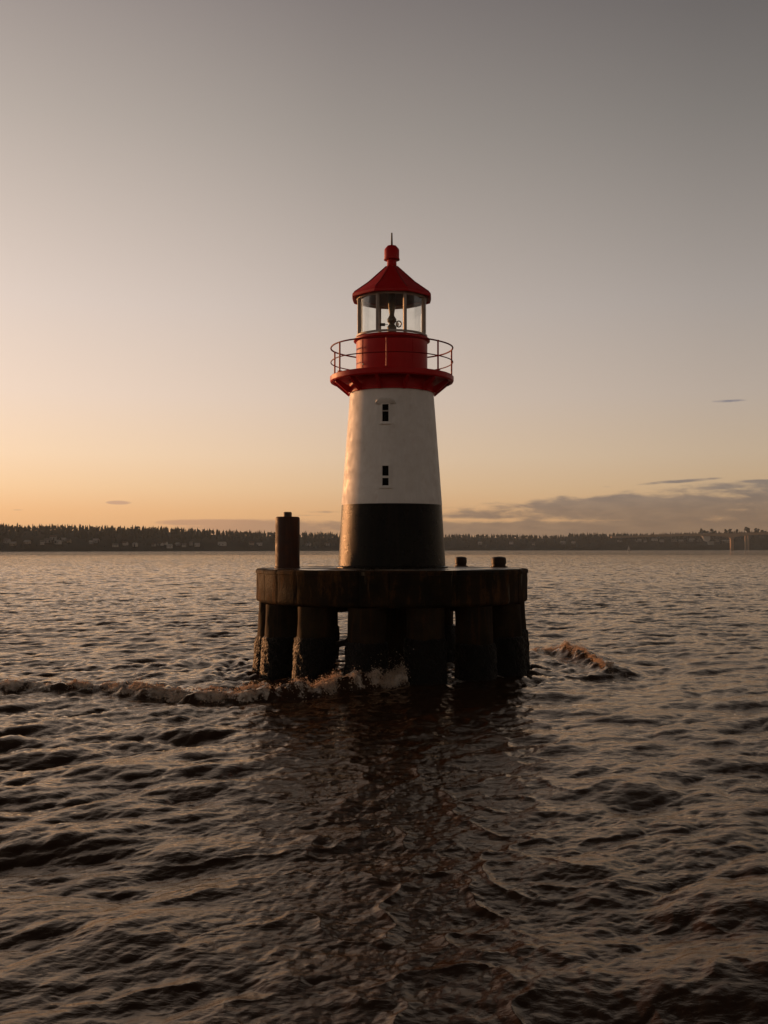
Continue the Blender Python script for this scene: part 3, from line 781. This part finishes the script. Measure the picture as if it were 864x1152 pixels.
for i, (px, py_, w) in enumerate(((8, 610, 13), (15, 612.5, 15), (31, 610.5, 14), (48, 611.5, 10), (54, 609.5, 16), (60, 606, 14), (65, 611, 15), (71, 608, 18), (78, 609.5, 7), (103, 610.5, 10), (108, 609, 12), (130, 613.5, 14), (141, 611.5, 11), (152, 613, 10), (173, 612.5, 9), (181, 611.5, 12), (186, 610.5, 10), (191, 614.5, 12), (200, 611.5, 13), (207, 613, 11), (215, 611, 6), (222, 612.5, 12), (250, 611, 20), (283, 609.5, 14), (292, 610.5, 16), (347, 611, 14), (368, 610, 12))):
    d = shore_d(px); t = min(.5, max(.06, (617 - py_) / 34 )); house(px, t, w * r_.uniform(.45, .7), 8, r_.uniform(2.8, 4.5), r_.choice((0, 0, 1, 1, 2)), r_.choice((0, 1, 1, 2)), r_.uniform(-.4, .4), 'among trees low on the left shore')
for i, (px, py_, w) in enumerate(((540, 612, 14), (575, 611, 16), (600, 612, 12), (633, 611, 18), (645, 612, 14), (697, 609, 16), (718, 608.5, 24), (726, 609, 14), (736, 607.5, 26), (744, 609, 18), (758, 608.5, 26), (766, 609.5, 20), (778, 608.5, 24), (786, 609, 18), (806, 609.5, 22), (814, 610, 20), (819, 611, 14))):
    t = min(.5, max(.08, (617.5 - py_) / 22)); house(px, t, w * .6, 11, r_.uniform(3.5, 5.5), r_.choice((0, 1, 1)), r_.choice((1, 1, 0)), r_.uniform(-.3, .3), 'on the hazy right shore' + (' near the bridge' if px > 700 else ''))

# pale angular building below the bridge
x, y, z0 = far(796, 618, 2900)
e = empty('pale_building', (x, y, 0)); tag(e, 'pale angular building beneath the bridge end on the right shore', 'building')
mb = MB(); zz = lambda p: far(796, p, 2900)[2]
def prism(pix, dep, mat, name, depth=12):
    mb = MB(); n = len(pix); vs = []
    for s_ in (0, depth):
        for (px, py) in pix:
            X_, Y_, Z_ = far(px, py, dep); vs.append((X_ - x, Y_ - y + s_, Z_))
    mb.add(vs, [tuple(range(n)), tuple(n + i for i in reversed(range(n)))] + [(i, n + i, n + (i + 1) % n, (i + 1) % n) for i in range(n)])
    return mb.build(name, mat, e, 0)
prism([(790.5, 603.2), (799, 603.2), (799, 607.5), (796, 609.5), (793, 608.5)], 2900, HW[0], 'upper_wall')
prism([(796.5, 608.8), (803, 608.8), (803, 613), (797.5, 613)], 2895, HW[1], 'lower_wall')
prism([(789.8, 602.4), (799.8, 602.4), (799.8, 603.1), (789.8, 603.1)], 2893, HR[0], 'roof', 18)

# bridge
BD = 2600
M['bridge'] = paint('bridge_concrete', (.42, .31, .23), .8, (.15, .1, .07), .4, spec=.1)
br = empty('road_bridge', (0, 0, 0)); tag(br, 'long low concrete bridge with haunched deck on the right horizon', 'bridge')
def bridge_d(px): return BD - (px - 700) * .9
TOP = lambda px: float(np.interp(px, [690, 740, 790, 822, 864, 1000, 1300], [603.6, 601.8, 600.6, 600.0, 598.8, 597.0, 596.5]))
def soff(px):
    base = 1.7 + .9 * np.interp(px, [690, 790, 864], [0, .4, 1.0])
    h = 0
    for pc in (824, 1000, 1180): h = max(h, 2.0 * max(0, 1 - abs(px - pc) / 38) ** 2 + (.8 if abs(px - pc) < 5 else 0))
    return TOP(px) + base + h
mb = MB(); pxs = list(range(688, 1301, 3)); vs = []
for px in pxs:
    d = bridge_d(px)
    a = far(px, TOP(px), d); c_ = far(px, soff(px), d)
    vs += [a, (a[0], a[1] + 12, a[2]), (c_[0], c_[1] + 10, c_[2]), (c_[0], c_[1] + 1.5, c_[2])]
fs = []
for i in range(len(pxs) - 1):
    for k in range(4):
        l = (k + 1) % 4; fs.append((i * 4 + k, i * 4 + l, i * 4 + 4 + l, i * 4 + 4 + k))
fs += [(0, 1, 2, 3), tuple(len(vs) - 4 + k for k in (3, 2, 1, 0))]
mb.add(vs, fs); mb.build('deck', M['bridge'], br)
mb = MB()
for off in (0.2, 11.8):
    P_ = []
    for px in pxs:
        a = far(px, TOP(px), bridge_d(px)); P_.append((a[0], a[1] + off, a[2] + 1.0))
    mb.tube(P_, .45, 6)
mb.build('parapet', M['bridge'], br)
for pc in (824, 1000, 1180):
    d = bridge_d(pc); a = far(pc, soff(pc), d); w = 3.2 / F * d
    mb = MB(); mb.box((a[0], a[1] + 6, (a[2] - 3) / 2), (w, 8, a[2] + 3.2)); mb.box((a[0], a[1] + 6, a[2] - .6), (w * 1.5, 10, 1.6)); mb.build('pier', M['bridge'], br)
for pc in (838.5, 841.5):
    d = 2900; a = far(pc, 603, d)
    mb = MB(); mb.box((a[0], a[1], a[2] / 2 - 1), (3.5, 5, a[2] + 3)); mb.build('far_pier', M['bridge'], br)

# sail boat
x, y, _ = far(707.3, 618, 1900)
sb = empty('sailing_boat', (x, y, 0)); tag(sb, 'small pale sailing boat in front of the right shore', 'boat')
mb = MB(); Lb = 5.2
sec = [(-1, .35, .9), (-.5, .95, .85), (0, 1.1, .85), (.6, .75, .95), (1, .05, 1.15)]
vs = []
for (t, w, h_) in sec: vs += [(t * Lb / 2, -w, h_), (t * Lb / 2, -w * .6, -.3), (t * Lb / 2, w * .6, -.3), (t * Lb / 2, w, h_)]
fs = [(i * 4 + k, i * 4 + (k + 1) % 4, i * 4 + 4 + (k + 1) % 4, i * 4 + 4 + k) for i in range(4) for k in range(4)] + [(0, 3, 2, 1), (16, 17, 18, 19)]
mb.add(vs, fs); mb.build('hull', HW[0], sb)
mb = MB(); mb.tube([(.3, 0, .8), (.3, 0, 9.8)], .08, 6); mb.build('mast', M['frame'], sb)
mb = MB(); mb.add([(.2, 0, 1.6), (-2.4, .5, 1.7), (-1.5, .35, 5.5), (.2, 0, 9.6), (.2, .05, 1.6), (-2.4, .55, 1.7), (-1.5, .4, 5.5), (.2, .05, 9.6)], [(0, 1, 2, 3), (7, 6, 5, 4), (0, 4, 5, 1), (1, 5, 6, 2), (2, 6, 7, 3), (3, 7, 4, 0)]); mb.build('sail', HW[0], sb, 0)
mb = MB(); mb.add([(.45, 0, 8.2), (2.4, .2, 1.4), (.6, .3, 1.5), (.45, .04, 8.2), (2.4, .24, 1.4), (.6, .34, 1.5)], [(0, 1, 2), (5, 4, 3), (0, 3, 4, 1), (1, 4, 5, 2), (2, 5, 3, 0)]); mb.build('sail', HW[0], sb, 0)

# ------------------------------------------------------------------ haze
mb = MB(); mb.box((200, 1700, 33), (9000, 5200, 76))
m = bpy.data.materials.new('haze_air'); m.use_nodes = True; q = NT(m.node_tree)
for n in list(q.n): q.n.remove(n)
out = q.n.new('ShaderNodeOutputMaterial'); pv = q.n.new('ShaderNodeVolumePrincipled')
pv.inputs['Color'].default_value = (.62, .80, 1.0, 1); pv.inputs['Density'].default_value = 7.5e-5; pv.inputs['Anisotropy'].default_value = .2
q.l.new(pv.outputs[0], out.inputs['Volume'])
hz = mb.build('haze', m, smooth=0); tag(hz, kind='stuff')
hz['label'] = 'thin dusk haze over the far water and shore'; hz['category'] = 'haze'

# ------------------------------------------------------------------ sky and sun
SUN_EL, SUN_AZ = math.radians(4.0), math.radians(50)      # 50 degrees left of the view
sunv = Vector((-math.sin(SUN_AZ) * math.cos(SUN_EL), math.cos(SUN_AZ) * math.cos(SUN_EL), math.sin(SUN_EL)))
sl = bpy.data.lights.new('sun', 'SUN'); sl.energy = 3.0; sl.angle = math.radians(.6); sl.color = (1, .43, .16)
so = bpy.data.objects.new('sun', sl); col.objects.link(so); so.rotation_euler = sunv.to_track_quat('Z', 'Y').to_euler()
w = bpy.data.worlds.new('World'); sc.world = w; w.use_nodes = True; q = NT(w.node_tree)
for n in list(q.n): q.n.remove(n)
out = q.n.new('ShaderNodeOutputWorld'); bg = q.n.new('ShaderNodeBackground')
tc = q.n.new('ShaderNodeTexCoord'); sp = q.n.new('ShaderNodeSeparateXYZ'); q.l.new(tc.outputs['Generated'], sp.inputs[0])
dx, dy, dz = sp.outputs
hl = q.math('SQRT', q.math('ADD', q.math('MULTIPLY', dx, dx), q.math('MULTIPLY', dy, dy)))
hl = q.math('MAXIMUM', hl, 1e-4)
ca = q.math('DIVIDE', q.math('ADD', q.math('MULTIPLY', dx, -math.sin(SUN_AZ)), q.math('MULTIPLY', dy, math.cos(SUN_AZ))), hl)
ca = q.math('MULTIPLY', ca, q.mapr(dz, .5, 1.0, 1.0, .0))
def sr(c): return tuple(((v / 255 + .055) / 1.055) ** 2.4 if v > 10 else v / 255 / 12.92 for v in c)
el = q.ramp(q.math('MAXIMUM', dz, 0.0), [(0, sr((238, 176, 118))), (.034, sr((246, 191, 137))), (.056, sr((249, 206, 160))), (.085, sr((249, 215, 180))), (.14, sr((239, 214, 194))), (.22, sr((223, 205, 193))), (.37, sr((182, 170, 161))), (.46, sr((156, 145, 140))), (.62, sr((92, 82, 76))), (1, sr((48, 42, 40)))])
AZF = [(-1, .30), (-.3, .27), (0, .29), (.39, .46), (.669, .68), (.883, 1.0), (1, 1.5)]
azf = q.ramp(q.math('MULTIPLY_ADD', ca, .5, .5), [((c + 1) / 2, (v / 1.5,) * 3) for c, v in AZF])
gm = q.mapr(dz, 0, .46, .64, 1.15)
sx_ = q.n.new('ShaderNodeSeparateColor'); q.l.new(azf, sx_.inputs[0])
azv = q.math('POWER', q.math('MULTIPLY', sx_.outputs[0], 1.5), gm)
cc_ = q.n.new('ShaderNodeCombineColor')
for i_ in range(3): q.l.new(azv, cc_.inputs[i_])
skyc = q.mix(1.0, el, cc_.outputs[0], 'MULTIPLY')
skyc = q.mix(1.0, skyc, q.mix(q.mapr(ca, .35, .85), (.985, 1.045, 1.09), (1.0, 1.0, 1.0)), 'MULTIPLY')
dsun = q.math('ADD', q.math('ADD', q.math('MULTIPLY', dx, sunv.x), q.math('MULTIPLY', dy, sunv.y)), q.math('MULTIPLY', dz, sunv.z))
gl_ = q.math('MULTIPLY', q.math('POWER', q.math('MAXIMUM', dsun, 0), 38), 3.2)
gc_ = q.n.new('ShaderNodeCombineColor'); q.l.new(gl_, gc_.inputs[0]); q.l.new(q.math('MULTIPLY', gl_, .55), gc_.inputs[1]); q.l.new(q.math('MULTIPLY', gl_, .20), gc_.inputs[2])
skyc = q.mix(1.0, skyc, gc_.outputs[0], 'ADD')
# nishita glow adds a little
ns = q.n.new('ShaderNodeTexSky'); ns.sky_type = 'NISHITA'; ns.sun_disc = False; ns.sun_elevation = SUN_EL; ns.sun_rotation = -SUN_AZ
ns.dust_density = 2.0
# clouds, in directions
U = q.math('DIVIDE', dx, q.math('MAXIMUM', dy, .02)); V = q.math('DIVIDE', dz, q.math('MAXIMUM', hl, .02))
cv = q.n.new('ShaderNodeCombineXYZ'); q.val(cv.inputs[0], q.math('MULTIPLY', U, 1.0)); q.val(cv.inputs[1], q.math('MULTIPLY', V, 4.2))
n1 = q.noise(cv.outputs[0], 9, 7, .55, .6); n2 = q.noise(cv.outputs[0], 34, 5, .6, .3)
nz = q.math('ADD', q.math('MULTIPLY', n1, .7), q.math('MULTIPLY', n2, .3))
def uv(px, py): return (px - 432) / F, (617.3 - py) / F
def ell(px, py, sx_, sy_, k=1.0, tilt=0.0):
    u0, v0 = uv(px, py); du = q.math('SUBTRACT', U, u0); dv = q.math('SUBTRACT', V, v0)
    if tilt: dv = q.math('SUBTRACT', dv, q.math('MULTIPLY', du, tilt))
    a = q.math('DIVIDE', du, sx_ / F); b_ = q.math('DIVIDE', dv, sy_ / F)
    e = q.math('SUBTRACT', k, q.math('ADD', q.math('MULTIPLY', a, a), q.math('MULTIPLY', b_, b_)))
    return q.math('MAXIMUM', e, -1.5)
E = None
for args in ((770, 570, 240, 12, 1.6, .012), (980, 566, 260, 19, 1.5), (640, 577, 140, 8, 1.4), (800, 580, 300, 9, 1.5), (560, 581, 90, 4, 1.2), (330, 594, 120, 10, 1.3), (250, 588.5, 75, 4, 1.1), (720, 596, 330, 10, 1.9),
             (755, 544.5, 62, 2.6, .75, .05), (860, 546, 35, 3, .7), (823, 458.5, 22, 2.2, .8), (134, 567, 16, 2.3, .8), (308, 573, 12, 2.2, .5, -.25), (365, 576, 34, 2.4, .6), (345, 580, 50, 1.5, .4), (533, 557, 10, 1.5, .4), (20, 576, 10, 1.2, .3), (680, 549, 14, 1.5, .5), (650, 561, 70, 2, .6, .03), (810, 552, 60, 4, .9, .03), (500, 600, 400, 5, .6)):
    e = ell(*args); E = e if E is None else q.math('MAXIMUM', E, e)
dens_ = q.math('ADD', q.math('MULTIPLY', E, .55), q.math('MULTIPLY', q.math('SUBTRACT', nz, .5), 3.0))
dn = q.mapr(dens_, .02, .55, 0, 1, True)
dn = q.math('MULTIPLY', dn, q.mapr(E, -.5, .15, 0, 1, True))
tone = q.mix(q.mapr(n2, .35, .65), (.50, .56, .74), (.41, .47, .66))
tone = q.mix(q.mapr(U, -.16, .02), (.70, .70, .86), tone)
cl = q.mix(1.0, skyc, tone, 'MULTIPLY')
skyf = q.mix(dn, skyc, cl)
q.l.new(skyf, bg.inputs[0]); bg.inputs[1].default_value = 1.04
bg2 = q.n.new('ShaderNodeBackground'); q.l.new(ns.outputs[0], bg2.inputs[0]); bg2.inputs[1].default_value = .004
ad = q.n.new('ShaderNodeAddShader'); q.l.new(bg.outputs[0], ad.inputs[0]); q.l.new(bg2.outputs[0], ad.inputs[1]); q.l.new(ad.outputs[0], out.inputs[0])
w.cycles.sampling_method = 'MANUAL'; w.cycles.sample_map_resolution = 1024

# ------------------------------------------------------------------ camera and view
cd = bpy.data.cameras.new('camera'); cam = bpy.data.objects.new('camera', cd); col.objects.link(cam)
cd.sensor_fit = 'VERTICAL'; cd.sensor_height = 36; cd.sensor_width = 27; cd.lens = 36 * F / 1152
cam.location = (CX, -DC, HC); cam.rotation_euler = (PI / 2 + PITCH, 0, 0)
cd.clip_start = .1; cd.clip_end = 20000
sc.camera = cam
vs_ = sc.view_settings; vs_.view_transform = 'Standard'; vs_.look = 'None'; vs_.exposure = 0; vs_.gamma = 1; vs_.use_curve_mapping = False
sc.cycles.volume_bounces = 0
sc.cycles.max_bounces = 8
